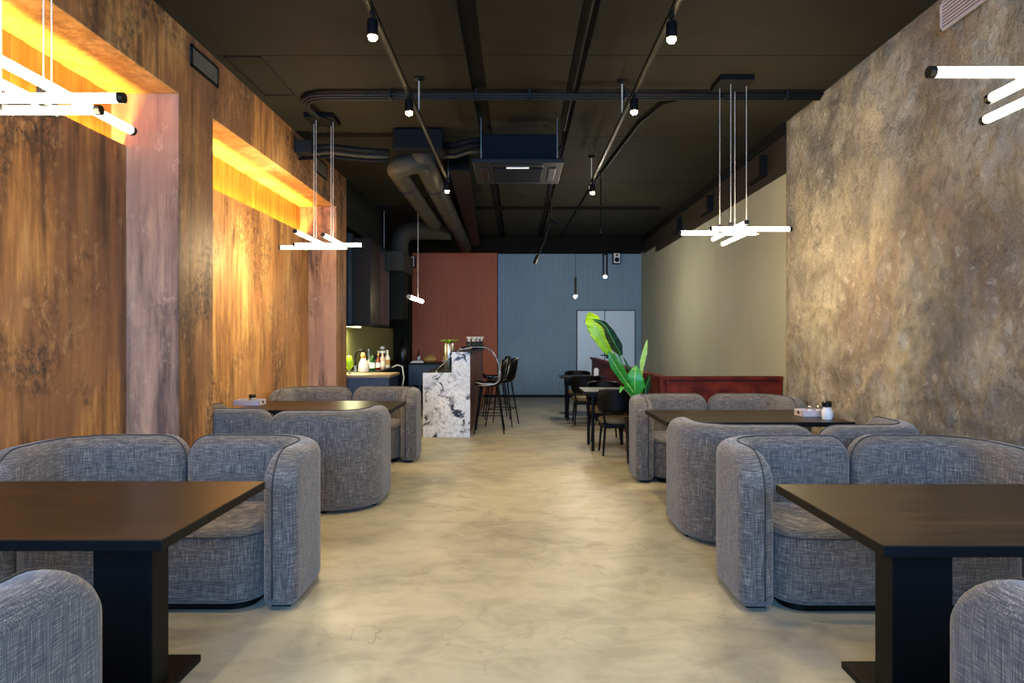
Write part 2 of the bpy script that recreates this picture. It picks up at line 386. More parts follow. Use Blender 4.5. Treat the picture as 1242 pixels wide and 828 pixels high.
# ---------------------------------------------------------------- modular lounge seats
T = .18
def seat_parts(Wd, Dp, hand, parent):
    Ro, Ht = .38, .82
    def plan(s):
        xe = Wd/2-Ro; l1 = xe+Wd/2; rc = Ro-T/2; l2 = rc*PI/2
        if s <= l1: p, nn = (-Wd/2+s, Dp/2-T/2), (0, 1)
        elif s <= l1+l2:
            a = (s-l1)/rc; p = (xe+rc*math.sin(a), Dp/2-Ro+rc*math.cos(a)); nn = (math.sin(a), math.cos(a))
        else: p, nn = (Wd/2-T/2, Dp/2-Ro-(s-l1-l2)), (1, 0)
        return p, nn
    L1 = Wd-Ro; L2 = (Ro-T/2)*PI/2; L = L1+L2+(Dp-Ro)
    def ends(s, R): return R-math.sqrt(max(0, R*R-(R-s)**2)) if s < R else 0
    def z1(s): return Ht-ends(s, .14)-ends(L-s, .20)-.0
    def z0(s): return .025+ends(s, .045)+ends(L-s, .045)
    def hw(s): return T/2-ends(s, .065)-ends(L-s, .065)
    ss = []
    for k in range(11): ss.append(.2*(1-math.cos(k/10*PI/2)))
    nmid = 34
    for k in range(1, nmid): ss.append(.2+(L-.4)*k/nmid)
    ss += [L-v for v in reversed(ss[:11])]
    rs = []
    for s_ in ss:
        (px, py), (nx_, ny_) = plan(s_); a0, a1, wv = z0(s_), z1(s_), hw(s_)
        rt, rb = min(.078, wv*.95), min(.035, wv*.9); ring = []
        def put(n_, z_): ring.append((hand*(px+nx_*n_), py+ny_*n_, z_))
        for k in range(8): a = k/7*PI/2; put(wv-rt+rt*math.cos(a), a1-rt+rt*math.sin(a))
        for k in range(8): a = PI/2+k/7*PI/2; put(-wv+rt+rt*math.cos(a), a1-rt+rt*math.sin(a))
        for k in range(1, 5): put(-wv, a1-rt+(a0+rb-a1+rt)*k/5)
        for k in range(4): a = PI+k/3*PI/2; put(-wv+rb+rb*math.cos(a), a0+rb+rb*math.sin(a))
        for k in range(4): a = 1.5*PI+k/3*PI/2; put(wv-rb+rb*math.cos(a), a0+rb+rb*math.sin(a))
        for k in range(1, 5): put(wv, a0+rb+(a1-rt-a0-rb)*k/5)
        rs.append(ring)
    bk = B().rings(rs).build('backrest', 'fabric', parent, smooth=True)
    # piping cord over the top and down both ends, a little inside of the middle
    def on(s_, z_, n_=-.028):
        (px, py), (nx_, ny_) = plan(s_); return (hand*(px+nx_*n_), py+ny_*n_, z_)
    pts = []
    zz = [.06+(.62-.06)*k/8 for k in range(9)]
    def endpt(z_, rev):
        s_ = 0.0
        return on(L if rev else 0, z_)
    R = .14
    for z_ in (.07, .2, .35, .5, .62, .68): pts.append((-1, 0, z_))
    for s_ in ss[1:-1]: pts.append((0, s_, z1(s_)))
    for z_ in (.62, .5, .35, .2, .07): pts.append((1, L, z_))
    P3 = []
    for k_, s_, z_ in pts:
        v = Vector(on(s_, z_))
        if k_: d = Vector((-hand*.002, 0, 0)) if k_ < 0 else Vector((0, -.002, 0)); v += d
        else: v.z += .001
        P3.append(v)
    B().tube(P3, .0042, 6).build('piping', 'piping', bk, smooth=True)
    sm = B(); sgn = -1
    for s_ in (L1, ):
        for side in (-1, 1):
            v0 = Vector(on(s_, .06, side*(T/2+.0003))); v1 = Vector(on(s_, .73, side*(T/2+.0003))); sm.tube([v0, v1], .0016, 5)
    sm.build('seam', 'piping', bk)
    # seat block
    def outline(inset):
        x0, x1, ya, yb = -Wd/2+.004+inset, Wd/2-T-.004-inset, -Dp/2-.02+inset, Dp/2-T-.004-inset
        o = []
        for cx, cy, r, a0 in ((x1, yb, max(.02, Ro-T-.01-inset), 0), (x0, yb, .02, 90), (x0, ya, max(.015, .06-inset), 180), (x1, ya, max(.02, .17-inset), 270)):
            sx = 1 if cx == x1 else -1; sy = 1 if cy == yb else -1
            for k in range(9):
                a = math.radians(a0+k*90/8); o.append((cx-sx*r+r*math.cos(a), cy-sy*r+r*math.sin(a)))
        return o
    rs = []
    for k in range(5): a = k/4*PI/2; rs.append([(hand*x, y, .045+.03*(1-math.sin(a))) for x, y in outline(.03*(1-math.cos(a)))][::1])
    rs = rs[::1]; rs.sort(key=lambda r_: r_[0][2])
    rings = []
    for k in range(5): a = k/4*PI/2; rings.append((.03*(1-math.sin(a)), .045+.03*(1-math.cos(a))))
    for z_ in (.15, .25, .34): rings.append((0, z_))
    for k in range(7): a = k/6*PI/2; rings.append((.045*(1-math.cos(a)), .395+.045*math.sin(a)))
    rings.append((.12, .447)); 
    rr = [[(hand*x, y, z_) for x, y in outline(i_)] for i_, z_ in rings]
    se = B().rings(rr).build('seat', 'fabric', parent, smooth=True)
    op = [Vector((hand*x, y, .392)) for x, y in outline(-.001)]; B().tube(op+[op[0]], .0035, 6).build('piping', 'piping', se, smooth=True)
    B().prism([(hand*x, y) for x, y in outline(.06)], 0, .05).build('plinth', 'black', parent)
    B().prism([(hand*(Wd/2-T+.03), -Dp/2+.08), (hand*(Wd/2-.05), -Dp/2+.08), (hand*(Wd/2-.05), Dp/2-.3), (hand*(Wd/2-T+.03), Dp/2-.3)], 0, .035).build('foot', 'black', parent)
    B().prism([(hand*(-Wd/2+.06), Dp/2-T+.03), (hand*(Wd/2-.4), Dp/2-T+.03), (hand*(Wd/2-.4), Dp/2-.05), (hand*(-Wd/2+.06), Dp/2-.05)], 0, .035).build('foot', 'black', parent)
DP = .76
protos = {}
def lounge(kind, hand, cx, cy, rz, label, group):
    key = (kind, hand); wd = .87 if kind == 'aisle' else .80
    if key not in protos:
        t = thing('lounge_seat', label, 'armchair', (0,0,0), group, local=True); seat_parts(wd, DP, hand, t); protos[key] = t
        t.location = (cx, cy, 0); t.rotation_euler = (0,0,rz); return t
    return dup(protos[key], (cx, cy, 0), rz, label, group)
XA, XW = 1.15+.435, 2.04+.40
G = 'grey tweed lounge seats around the dark tables'
# (side, kind, near/far, y of outer back)
def place(side, kind, far, yb, label, dxw=0):
    cx = side*(XA if kind == 'aisle' else XW+dxw); cy = yb-DP/2 if far else yb+DP/2
    out = side if kind == 'wall' else -side           # world side of the arm
    rz = 0 if far else PI; hand = out if far else -out
    lounge(kind, hand, cx, cy, rz, label, G)
place(-1, 'aisle', True, 4.12, 'grey tweed lounge seat with aisle-side arm behind the front left table')
place(-1, 'wall', True, 4.12, 'grey tweed lounge seat against the brown wall panel behind the front left table')
place(-1, 'aisle', False, 1.09, 'grey tweed armchair cut off by the bottom left corner of the frame')
place(-1, 'aisle', False, 5.20, 'grey tweed seat turning its rounded back to us, before the rear left table')
place(-1, 'wall', False, 5.36, 'grey tweed seat peeking out right of the plaster fin below the condiment box')
place(-1, 'aisle', True, 8.10, 'brownish lounge seat with aisle-side arm nearest the marble bar')
place(-1, 'wall', True, 8.10, 'brown-lit lounge seat by the wall behind the rear left table, beyond the condiment box')
place(1, 'aisle', True, 4.10, 'grey tweed lounge seat with aisle-side arm behind the front right table')
place(1, 'wall', True, 4.10, 'grey tweed lounge seat against the rough stone wall behind the front right table')
place(1, 'aisle', False, 1.02, 'grey tweed armchair cut off by the bottom right corner of the frame')
place(1, 'aisle', False, 4.34, 'grey tweed seat turning its rounded back to us, before the rear right table')
place(1, 'wall', False, 4.34, 'grey tweed seat against the stone wall, its back just below the salt grinder')
place(1, 'aisle', True, 7.08, 'grey-brown lounge seat with aisle-side arm just in front of the banana plant')
place(1, 'wall', True, 7.08, 'grey-brown lounge seat in front of the dark red divider, behind the rear right table')

# ---------------------------------------------------------------- lounge tables
def table(side, ynear, label, x1=2.66):
    xa, xb = side*1.175, side*x1; x0_, x1_ = min(xa, xb), max(xa, xb); yc = ynear+.44
    t = thing('dining_table', label, 'table', ((x0_+x1_)/2, yc, 0), 'dark rectangular tables')
    tp = B().box(x0_, x1_, ynear, ynear+.88, .714, .75).build('tabletop', 'black', t, bevel=.002); B().box(x0_+.003, x1_-.003, ynear+.003, ynear+.877, .75, .7515).build('veneer', 'table', tp)
    for xx in (1.42, x1-.5):
        a, b_ = sorted((side*xx, side*(xx+.23)))
        B().box(a, b_, yc-.06, yc+.06, .03, .69).build('leg', 'black', t, bevel=.003)
    a, b_ = sorted((side*1.39, side*(x1-.24))); B().box(a, b_, yc-.27, yc+.27, 0, .03).build('base_plate', 'black', t, bevel=.003)
    a, b_ = sorted((side*1.35, side*(x1-.2))); B().box(a, b_, yc-.2, yc+.2, .69, .712).build('mounting_plate', 'black', t)
    return t
table(-1, 2.15, 'dark wood-grain table at the front left, its corner pointing into the aisle')
table(1, 2.09, 'dark wood-grain table at the front right, below the cropped tube chandelier')
table(-1, 5.985, 'dark table at the rear left carrying the pale condiment box')
table(1, 5.13, 'dark table at the rear right carrying a condiment box and salt grinder')

def condiments(x, y, rz, label):
    t = thing('condiment_box', label, 'condiment box', (x, y, .75), 'pale condiment boxes', local=True)
    t.rotation_euler = (0,0,rz)
    b = B(); w_, d_, h_, th = .13, .085, .055, .006
    b.box(-w_, w_, -d_, d_, 0, th); b.box(-w_, w_, -d_, -d_+th, 0, h_); b.box(-w_, w_, d_-th, d_, 0, h_); b.box(-w_, -w_+th, -d_, d_, 0, h_); b.box(w_-th, w_, -d_, d_, 0, h_)
    b.build('tray', 'holder', t, bevel=.002)
    B().box(-w_-.002, -w_+.001, -.02, .02, .02, .042).box(w_-.001, w_+.002, -.02, .02, .02, .042).build('handle_slot', 'black', t)
    return t
def pot(x, y, z, label, nm='salt_grinder', r=.028, h=.115, lidm='blackgloss', bodym='white'):
    t = thing(nm, label, 'grinder' if nm == 'salt_grinder' else 'sugar jar', (x, y, z), local=True)
    B().lathe([(r*.9, 0), (r, .008), (r, h*.48), (r*.72, h*.62), (r*.7, h*.68)], seg=20).build('jar', bodym, t, smooth=True, angle=SM)
    B().lathe([(r*.74, h*.66), (r*.95, h*.7), (r*1.0, h*.92), (r*.75, h), (r*.2, h*1.02)], seg=20).build('lid', lidm, t, smooth=True, angle=SM)
    return t
yc_ = 5.55
condiments(X(984, yc_)+.02, yc_, 0, 'pale box of sachets beside the salt grinder on the rear right table')
pot(X(1003, 5.33), 5.33, .75, 'white salt grinder with a black lid on the rear right table', r=.04, h=.15)
for dx, dy, lb in ((-.03, 0, 'left'), (.05, .01, 'right')):
    pot(X(984, yc_)+.02+dx, yc_+dy, .757, 'small white jar with steel lid in the right condiment box, its %s jar' % lb, 'sugar_jar', .024, .08, 'steel')
yl = 6.45
condiments(X(303, yl), yl, 0, 'pale box with a dark-lidded pepper jar on the rear left table')
pot(X(306, yl), yl, .757, 'small pepper jar with a black lid in the left condiment box', r=.035, h=.10, bodym='steel')

# ---------------------------------------------------------------- LED tube chandeliers
def chandelier(cx, cy, label, zc=2.39, tubes=None, en=20):
    t = thing('tube_chandelier', label, 'chandelier', (cx, cy, zc), 'LED tube chandeliers')
    ccx, ccy = cx, cy
    B().box(ccx-.15, ccx+.15, ccy-.15, ccy+.15, HC-.05, HC).build('canopy', 'black', t, bevel=.003)
    r = .019
    for (a, b_, lv) in tubes:
        z_ = zc+lv; p0 = Vector((cx+a[0], cy+a[1], z_)); p1 = Vector((cx+b_[0], cy+b_[1], z_)); d = (p1-p0).normalized()
        tb = B().tube([p0, p1], r, 12).build('led_tube', 'tube', t, smooth=True, angle=SM)
        B().tube([p0-d*.022, p0+d*.002], r*1.12, 12).build('end_cap', 'blackgloss', tb); B().tube([p1-d*.002, p1+d*.022], r*1.12, 12).build('end_cap', 'blackgloss', tb)
    for dx, dy in ((-.10, .03), (-.04, -.09), (.06, .10), (.12, -.03)):
        B().tube([(cx+dx, cy+dy, HC-.06), (cx+dx, cy+dy, zc+.02)], .0028, 6).build('cable', 'cable', t)
        B().box(cx+dx-.018, cx+dx+.018, cy+dy-.018, cy+dy+.018, zc-.03, zc+.045).build('clamp', 'blackgloss', t, bevel=.004)
    for dx in (-.22, .22):
        light('chandelier_glow', 'POINT', (dx, 0, -.09), (0,0,0), en, (1, .73, .36), .10, parent=t)
    return t
TA = [((-.45, .04), (.23, .04), -.022), ((-.23, -.16), (.45, -.16), -.022)]
chandelier(1.93, 5.87, en=34, label='tube chandelier over the rear right table, in front of the pale ribbed wall', tubes=TA+[((.0, -.36), (.0, .56), .0), (( .20, -.04), (.20, .90), .0)])
chandelier(1.94, 2.29, 'tube chandelier cropped by the right edge of the frame, against the stone wall', tubes=TA+[((.02, -.38), (.02, .40), .02), ((.19, -.1), (.19, .67), .02)])
chandelier(-2.05, 6.84, en=38, label='tube chandelier over the rear left table, before the second glowing niche', tubes=TA+[((-.03, -.74), (-.03, .2), .02), ((.17, -.54), (.17, .2), .02)])
chandelier(-2.05, 2.68, 'tube chandelier cropped by the left edge of the frame, over the front left table', tubes=[((-.45, .04), (.29, .04), -.022), ((-.23, -.1), (.47, -.1), -.022), ((.03, -.6), (.03, .16), .02), ((.20, -.5), (.20, .43), .02)])

# ---------------------------------------------------------------- tracks and spots
def track(x, y0, y1, label, rods):
    t = thing('lighting_track', label, 'track light rail', (x, y0, 3.40), 'suspended lighting tracks')
    B().box(x-.018, x+.018, y0, y1, 3.38, 3.41).build('rail', 'black', t, bevel=.002)
    B().box(x-.0012, x+.0012, y0, y1, 3.3785, 3.3805).build('contact_strip', 'steel', t)
    for y in rods:
        B().tube([(x, y, 3.41), (x, y, HC-.01)], .005, 6).build('suspension_rod', 'cable', t)
        B().lathe([(.045, 0), (.045, .012), (.02, .03)][::-1] and [(.02, -.03), (.045, -.015), (.045, 0)], (x, y, HC), 14).build('ceiling_rose', 'black', t)
    return t
track(-.88, -1.5, 8.3, 'black suspended track left of centre, running over the aisle', (1.2, 5.8, 8.25))
track(.94, -1.5, 8.6, 'black suspended track right of centre, running over the aisle', (1.2, 5.87, 8.3))
SG = 'spotlights on the suspended tracks'
for x, y, e, lb in ((-.88, 3.95, 1, 'nearest bright spotlight on the left track'), (-.88, 5.28, 1, 'middle bright spotlight on the left track, by the round ceiling rose'), (-.88, 8.12, 1, 'bright spotlight at the far end of the left track, below the round duct'),
                (.94, 3.98, 1, 'nearest bright spotlight on the right track'), (.94, 5.26, 1, 'middle bright spotlight on the right track'), (.94, 8.2, 1, 'bright spotlight at the far end of the right track, right of the air conditioner'),
                (-.88, 1.6, 1, 'spotlight on the left track above the front tables'), (.94, 1.6, 1, 'spotlight on the right track above the front tables')):
    t = thing('spotlight', lb, 'spotlight', (x, y, 3.38), SG)
    B().box(x-.012, x+.012, y-.03, y+.03, 3.36, 3.38).build('adapter', 'black', t)
    B().tube([(x, y, 3.36), (x, y, 3.34)], .008, 8).build('stem', 'black', t)
    B().lathe([(.03, 0), (.034, -.01), (.034, -.10), (.030, -.10)][::-1], (x, y, 3.345), 16).build('housing', 'black', t, smooth=True, angle=SM)
    B().lathe([(.004, -.128), (.018, -.124), (.027, -.112), (.028, -.099)], (x, y, 3.345), 16).build('lens', 'bulb', t, smooth=True)
    light('spot_beam', 'SPOT', (0, 0, -.19), (0,0,0), 64, (1, .75, .36), .03, spot=math.radians(112), blend=.8, parent=t)
# pendants at the back
for px_, pyt, pyb, D, lb, dbl in ((698, 336, 358, 11.6, 'slim black cylinder pendant hanging before the blue wall', False), (734, 308, 334, 10.8, 'pair of slim black tubes with one glowing lamp near the blue wall', True)):
    x = X(px_, D); zt, zb = Z(pyt, D), Z(pyb, D)
    t = thing('cylinder_pendant', lb, 'pendant lamp', (x, D, HC))
    B().tube([(x, D, HC), (x, D, zt)], .004, 6).build('cable', 'black', t)
    hb = B()
    if dbl:
        hb.tube([(x-.03, D, zt), (x-.03, D, zb)], .014, 10).tube([(x+.03, D, zt), (x+.03, D, zb)], .014, 10).box(x-.05, x+.05, D-.01, D+.01, zb+.05, zb+.06).box(x-.04, x+.04, D-.012, D+.012, zt-.02, zt)
    else: hb.lathe([(.022, 0), (.022, zt-zb)], (x, D, zb), 14)
    hb.build('housing', 'black', t)
    B().lathe([(.004, -.05), (.022, -.04), (.028, -.018), (.02, .0)], (x, D, zb), 12).build('lens', 'bulb', t, smooth=True)
    light('pendant_glow', 'POINT', (0, 0, zb-HC-.1), (0,0,0), 42, (1, .90, .74), .08, parent=t)
# bar tube pendant
D = 10.3; x0_, x1_ = X(496, 9.9), X(511, 9.9)
t = thing('bar_tube_pendant', 'single short glowing tube hanging in front of the terracotta wall', 'pendant lamp', (X(507, D), D, HC))
B().tube([(X(507, D), D, HC), (X(507, D), D, 2.03)], .004, 6).build('cable', 'cable', t)
B().box(X(507, D)-.04, X(507, D)+.04, D-.04, D+.04, HC-.05, HC).build('canopy', 'black', t)
zt = 2.01; B().tube([(-1.585, 9.5, zt), (-1.57, 10.7, zt)], .03, 12).build('led_tube', 'tube', t)
B().tube([(-1.585, 9.45, zt), (-1.585, 9.5, zt)], .034, 12).build('end_cap', 'blackgloss', t)

# ---------------------------------------------------------------- ceiling services
b = B()
t = thing('conduit_bundle', 'black bundle of pipes crossing the whole ceiling and bending back at its left end', 'pipes', (0, 6.1, 3.66))
for k in range(3):
    o_ = k*.045; pts = [(2.85, 6.08-o_*.0+k*.03, 3.69-.012*k), (0, 6.08+k*.03, 3.69-.012*k), (-1.80, 6.08+k*.03, 3.69-.012*k)]
    r_ = .30-k*.03
    for a in range(1, 7): an = a/6*PI/2; pts.append((-1.80-r_*math.sin(an), 6.08+k*.03+r_*(1-math.cos(an)), 3.69-.012*k))
    pts += [(-2.10+k*.035, 6.62, 3.69-.012*k), (-2.02+k*.03, 6.78, 3.70-.012*k), (-2.0+k*.03, 6.95, 3.71)]
    B().tube(pts, .014, 8).build('pipe', 'darkmetal', t, smooth=True)
for xx in (-1.2, -.4, .1, 1.0, 1.9, 2.5):
    B().box(xx, xx+.02, 6.055, 6.16, 3.65, 3.729).build('pipe_clip', 'darkmetal', t)
# refrigerant pipes left
t = thing('pipe_run', 'sagging insulated pipes running from the left wall vent to the round ducts', 'pipes', (-2, 7.3, 3.5))
for k, (dz, m_, r_) in enumerate(((0, 'insul', .03), (-.06, 'duct', .022), (-.10, 'insul', .018), (-.02, 'duct', .016))):
    B().tube([(-2.49, 7.35+k*.03, 3.55+dz), (-2.1, 7.3+k*.03, 3.56+dz), (-1.75, 7.3+k*.03, 3.52+dz), (-1.45, 7.3, 3.50+dz)], r_, 8).build('pipe', m_, t, smooth=True)
B().box(-2.49, -2.30, 7.25, 7.5, 3.48, 3.62).build('valve_box', 'darkmetal', t, bevel=.01)
# round ducts
t = thing('round_ducts', 'pair of dark round ventilation ducts joined by an elbow, left of the air conditioner', 'duct', (-1.2, 8, 3.5))
def elbow_path(p0, p1, p2, r, n=6):
    p0, p1, p2 = map(Vector, (p0, p1, p2)); a = (p0-p1).normalized(); b_ = (p2-p1).normalized()
    return [p0]+[(p1+a*r*(1-k/n)**2+b_*r*(k/n)**2) for k in range(n+1)]+[p2]
B().tube(elbow_path((-1.05, 7.42, 3.42), (-1.40, 7.42, 3.36), (-1.40, 10.9, 3.32), .16), .115, 20).build('duct_pipe', 'duct', t, smooth=True)
B().tube([(-1.06, 7.3, 3.50), (-1.065, 7.7, 3.40), (-1.08, 9, 3.38), (-1.13, 14.2, 3.38)], .125, 20).build('duct_pipe', 'duct', t, smooth=True)
for y in (8.2, 9.4, 10.6): B().tube([(-1.40, y, 3.34-.0), (-1.40, y+.03, 3.34)], .12, 20).build('duct_band', 'darkmetal', t, smooth=True, angle=SM)
for y in (8.4, 9.8, 11.2, 12.6): B().tube([(-1.07-.010*(y-8), y, 3.38), (-1.07-.010*(y-8), y+.03, 3.38)], .13, 20).build('duct_band', 'darkmetal', t, smooth=True, angle=SM)
B().box(-1.38, -.82, 7.15, 7.55, 3.48, HC-.01).build('plenum_box', 'insul', t, bevel=.02)
t = thing('flexible_pipe_link', 'crumpled insulated pipes joining the round ducts to the air conditioner', 'pipes', (-.6, 7.2, 3.5))
for dz, r_, m_ in ((0, .035, 'insul'), (-.07, .02, 'duct'), (.06, .03, 'insul')):
    B().tube([(-.82, 7.3, 3.52+dz), (-.7, 7.25, 3.50+dz), (-.52, 7.2, 3.54+dz), (-.37, 7.15, 3.52+dz)], r_, 8).build('pipe', m_, t, smooth=True)
tag(B().prism([(-.86, 8.1), (-.60, 8.1), (-.87, 14.9), (-1.30+.22, 14.9)], 3.5, HC-.004).build('flat_duct', 'black'), 'long black flat duct on the ceiling right of the round ducts', 'duct')  # black slab stands in for a dark shadow on the ceiling
# air conditioner cassette
t = thing('air_conditioner', 'square dark ceiling cassette air conditioner with a grille underneath', 'air conditioner', (0, 7.15, 3.23))
B().box(-.37, .40, 6.78, 7.5, 3.26, 3.54).build('casing', 'navyac', t, bevel=.015)
for sx in (-.40, .40):
    for sy in (6.84, 7.44): B().tube([(sx+.015, sy, 3.3), (sx+.015, sy, HC)], .006, 6).build('hanger_rod', 'steel', t)
B().box(-.47, .475, 6.69, 7.63, 3.215, 3.26).build('fascia', 'darkmetal', t, bevel=.012)
B().box(-.26, .265, 6.90, 7.42, 3.20, 3.215).build('intake_grille', 'black', t, bevel=.004)
for k in range(12): B().box(-.25, .255, 6.92+k*.04, 6.935+k*.04, 3.194, 3.202).build('grille_slat', 'darkmetal', t)
for a in ((-.26, .265, 6.76, 6.84), (-.26, .265, 7.48, 7.56), (-.40, -.32, 6.90, 7.42), (.325, .405, 6.90, 7.42)):
    B().box(a[0], a[1], a[2], a[3], 3.205, 3.217).build('air_flap', 'blackgloss', t, bevel=.004)
B().box(-.12, .12, 6.86, 6.885, 3.2, 3.214).build('display_bar', 'screen', t)
B().tube([(.51, 3, 3.71), (.51, 7.2, 3.71), (.51, 7.4, 3.6), (.40, 7.45, 3.5)], .014, 8).build('power_cable', 'black', t)
# cable with boom near the centre
t = thing('ceiling_boom', 'thin cable dropping to a slanting rod with a small black lamp head', 'lamp', (.6, 10, HC))
B().tube([(.40, 7.7, 3.5), (.50, 8.5, 3.66), (.50, 10.3, 3.70), (.56, 10.8, 3.62), (.56, 11.0, 3.42)], .014, 8).build('cable', 'black', t)
B().tube([(.56, 11.0, 3.42), (.45, 11.0, 3.05), (.33, 11.0, 2.78)], .016, 8).build('rod', 'darkmetal', t)
B().tube([(.34, 11.0, 2.80), (.28, 11.0, 2.66)], .035, 12).build('lamp_head', 'blackgloss', t)
B().tube([(.56, 11.0, 3.38), (.68, 11.0, 3.32)], .03, 10).build('side_lamp', 'black', t)
# curved conduit right
t = tag(B().tube([(1.62, 6.15, 3.70), (1.42, 6.35, 3.70), (1.30, 6.9, 3.70), (1.16, 9.1, 3.70), (1.12, 9.9, 3.70), (1.05, 12.5, 3.70), (1.0, 14.8, 3.70)], .018, 8).build('ceiling_conduit', 'black', smooth=True), 'thin black conduit curving off the cross pipes beside the right track', 'pipe')
D = 9.1; tag(B().tube([(1.16, D, 3.69), (1.16, D, 2.94)], .008, 8).lathe([(.04, -.03), (.04, 0)], (1.16, D, HC), 12).lathe([(.016, -.05), (.02, 0)], (1.16, D, 2.94), 10).build('hanging_cord', 'black'), 'thin black cord hanging from the curved conduit near the blue wall', 'cord')
# ceiling hatch
hb = B(); 
for a in ((-2.42, -2.12, 5.36, 5.375), (-2.42, -2.12, 6.2, 6.215), (-2.42, -2.405, 5.36, 6.215), (-2.135, -2.12, 5.36, 6.215)): hb.box(*a, HC-.006, HC)
tag(hb.build('ceiling_hatch', 'black'), 'thin outlined access hatch in the ceiling beside the left wall', 'hatch')
# vents
def vent(y0, y1, z0, z1, x, sgn, label, n=7, m1='darkmetal', m2='slatgrey'):
    t = thing('air_vent', label, 'vent', (x, (y0+y1)/2, z0))
    a, b_ = sorted((x, x+sgn*.006)); B().box(a, b_, y0+.01, y1-.01, z0+.01, z1-.01).build('backing', 'black', t)
    a, b_ = sorted((x, x+sgn*.014)); fb = B()
    for q_ in ((y0, y1, z0, z0+.018), (y0, y1, z1-.018, z1), (y0, y0+.018, z0, z1), (y1-.018, y1, z0, z1)): fb.box(a, b_, *q_)
    fb.build('frame', m1, t)
    for k in range(n):
        z_ = z0+.022+(z1-z0-.044)*(k+.35)/n; a, b_ = sorted((x+sgn*.006, x+sgn*.012)); B().box(a, b_, y0+.018, y1-.018, z_, z_+(z1-z0)/n*.42).build('slat', m2, t)
vent(4.97, 5.42, 3.49, 3.66, XO, 1, 'dark louvred vent in the wall header above the first plaster fin')
vent(8.02, 8.5, 3.46, 3.66, XO, 1, 'dark louvred vent in the wall header above the second niche')
vent(3.55, 4.36, 3.46, 3.66, 2.838, -1, 'pale louvred vent at the top of the stone wall', 7, 'holder', 'holder')
# brackets on bulkhead
for y in (7.5, 9.6, 11.4): tag(B().box(2.80, 2.875, y, y+.06, 3.28, 3.52).box(2.83, 2.875, y+.02, y+.5, 3.28, 3.31).build('bulkhead_bracket', 'black'), 'small black bracket on the brown bulkhead, %s' % {7.5: 'next to the stone wall edge', 9.6: 'midway along it', 11.4: 'farthest from the stone wall'}[y], 'bracket', 'brackets on the bulkhead')
# big kitchen duct elbow and hood
t = thing('kitchen_duct', 'dark duct turning down into the boxed kitchen hood at the left', 'duct', (-2, 12, 3.3))
B().tube(elbow_path((-1.25, 12.2, 3.42), (-2.22, 12.2, 3.42), (-2.22, 12.2, 2.9), .3), .17, 18).build('duct_pipe', 'duct', t, smooth=True)
B().box(-2.55, -2.02, 11.5, 12.6, 2.6, 2.95).build('hood_box', 'duct', t, bevel=.02)
B().tube([(-1.6, 12.2, 3.5), (-1.6, 12.2, HC)], .01, 6).build('hanger_rod', 'steel', t)
B().tube([(-2.4, 11.7, 2.9), (-2.4, 11.7, HC)], .01, 6).build('hanger_rod', 'steel', t)
B().box(-2.45, -2.1, 11.9, 12.5, 1.75, 2.6).build('hood_shaft', 'dark_wall', t)
struct(B().box(-2.5, 2.5, 11.5, 11.6, HC-.05, HC-.001).build('trim_6', 'ceil_dark'))

# speakers
for px_, py_, D, lb in ((747, 314, 15.44, 'small pale-faced speaker on the blue wall near the right corner'), (500, 318, 15.38, 'small pale-faced speaker at the top left of the terracotta wall')):
    x, z = X(px_, D), Z(py_, D); t = thing('wall_speaker', lb, 'speaker', (x, D, z))
    B().box(x-.09, x+.09, D-.16, D, z-.13, z+.13).build('cabinet', 'black', t, bevel=.01)
    B().box(x-.075, x+.075, D-.166, D-.16, z-.115, z+.115).build('baffle', 'white', t)
    for dz, r_ in ((-.035, .055), (.07, .025)):
        B().tube([(x, D-.166, z+dz), (x, D-.175, z+dz)], r_, 18).build('cone', 'black', t)

# ---------------------------------------------------------------- bar
YBAR, YBE = 9.27, 13.0
t = thing('bar_counter', 'stepped bar counter with a white and black marble end and walnut front', 'bar counter', (-1.0, 11, 0))
me_ = B().rings([[(x, y, z) for x, z in ((-1.35, 0), (-.68, 0), (-.68, 1.21), (-.94, 1.21), (-.94, .915), (-1.35, .915))] for y in (YBAR, YBAR+.05)])
me_.build('marble_end', 'marble', t)
B().box(-1.33, -.70, YBAR+.05, YBE, .02, .88).build('carcass', 'black', t)
B().box(-1.35, -.94, YBAR+.05, YBE, .88, .914).build('low_worktop', 'darkmetal', t, bevel=.003)
B().box(-.93, -.72, YBAR+.05, YBE, .88, 1.18).build('upstand', 'black', t)
B().box(-.96, -.66, YBAR+.05, YBE, 1.18, 1.215).build('bar_top', 'darkmetal', t, bevel=.004)
k = 0; y = YBAR+.06
while y < YBE-.01:
    B().box(-.72, -.69+.004*(k % 2), y, min(y+.145, YBE), .04, 1.18).build('walnut_board', 'barwood', t, bevel=.003); y += .15; k += 1
t = thing('chrome_rail', 'thin chrome rail arching from the low worktop over the marble bar end', 'rail', (-1.15, 9.5, .92))
yr = 9.40
pts = [(530, 449), (538, 441), (548, 431), (558, 424.5), (568, 421.5), (580, 420.5), (590, 421.5), (597, 426), (602, 434), (605.5, 444), (607.5, 453), (606, 461), (600, 466), (590, 467.5), (575, 467.5)]
B().tube([(X(a, yr), yr, Z(c_, yr)) for a, c_ in pts], .009, 8).build('tube', 'railmetal', t, smooth=True)
B().lathe([(.03, 0), (.03, .012), (.015, .02)], (X(530, yr), yr, .915), 14).build('foot', 'chrome', t)
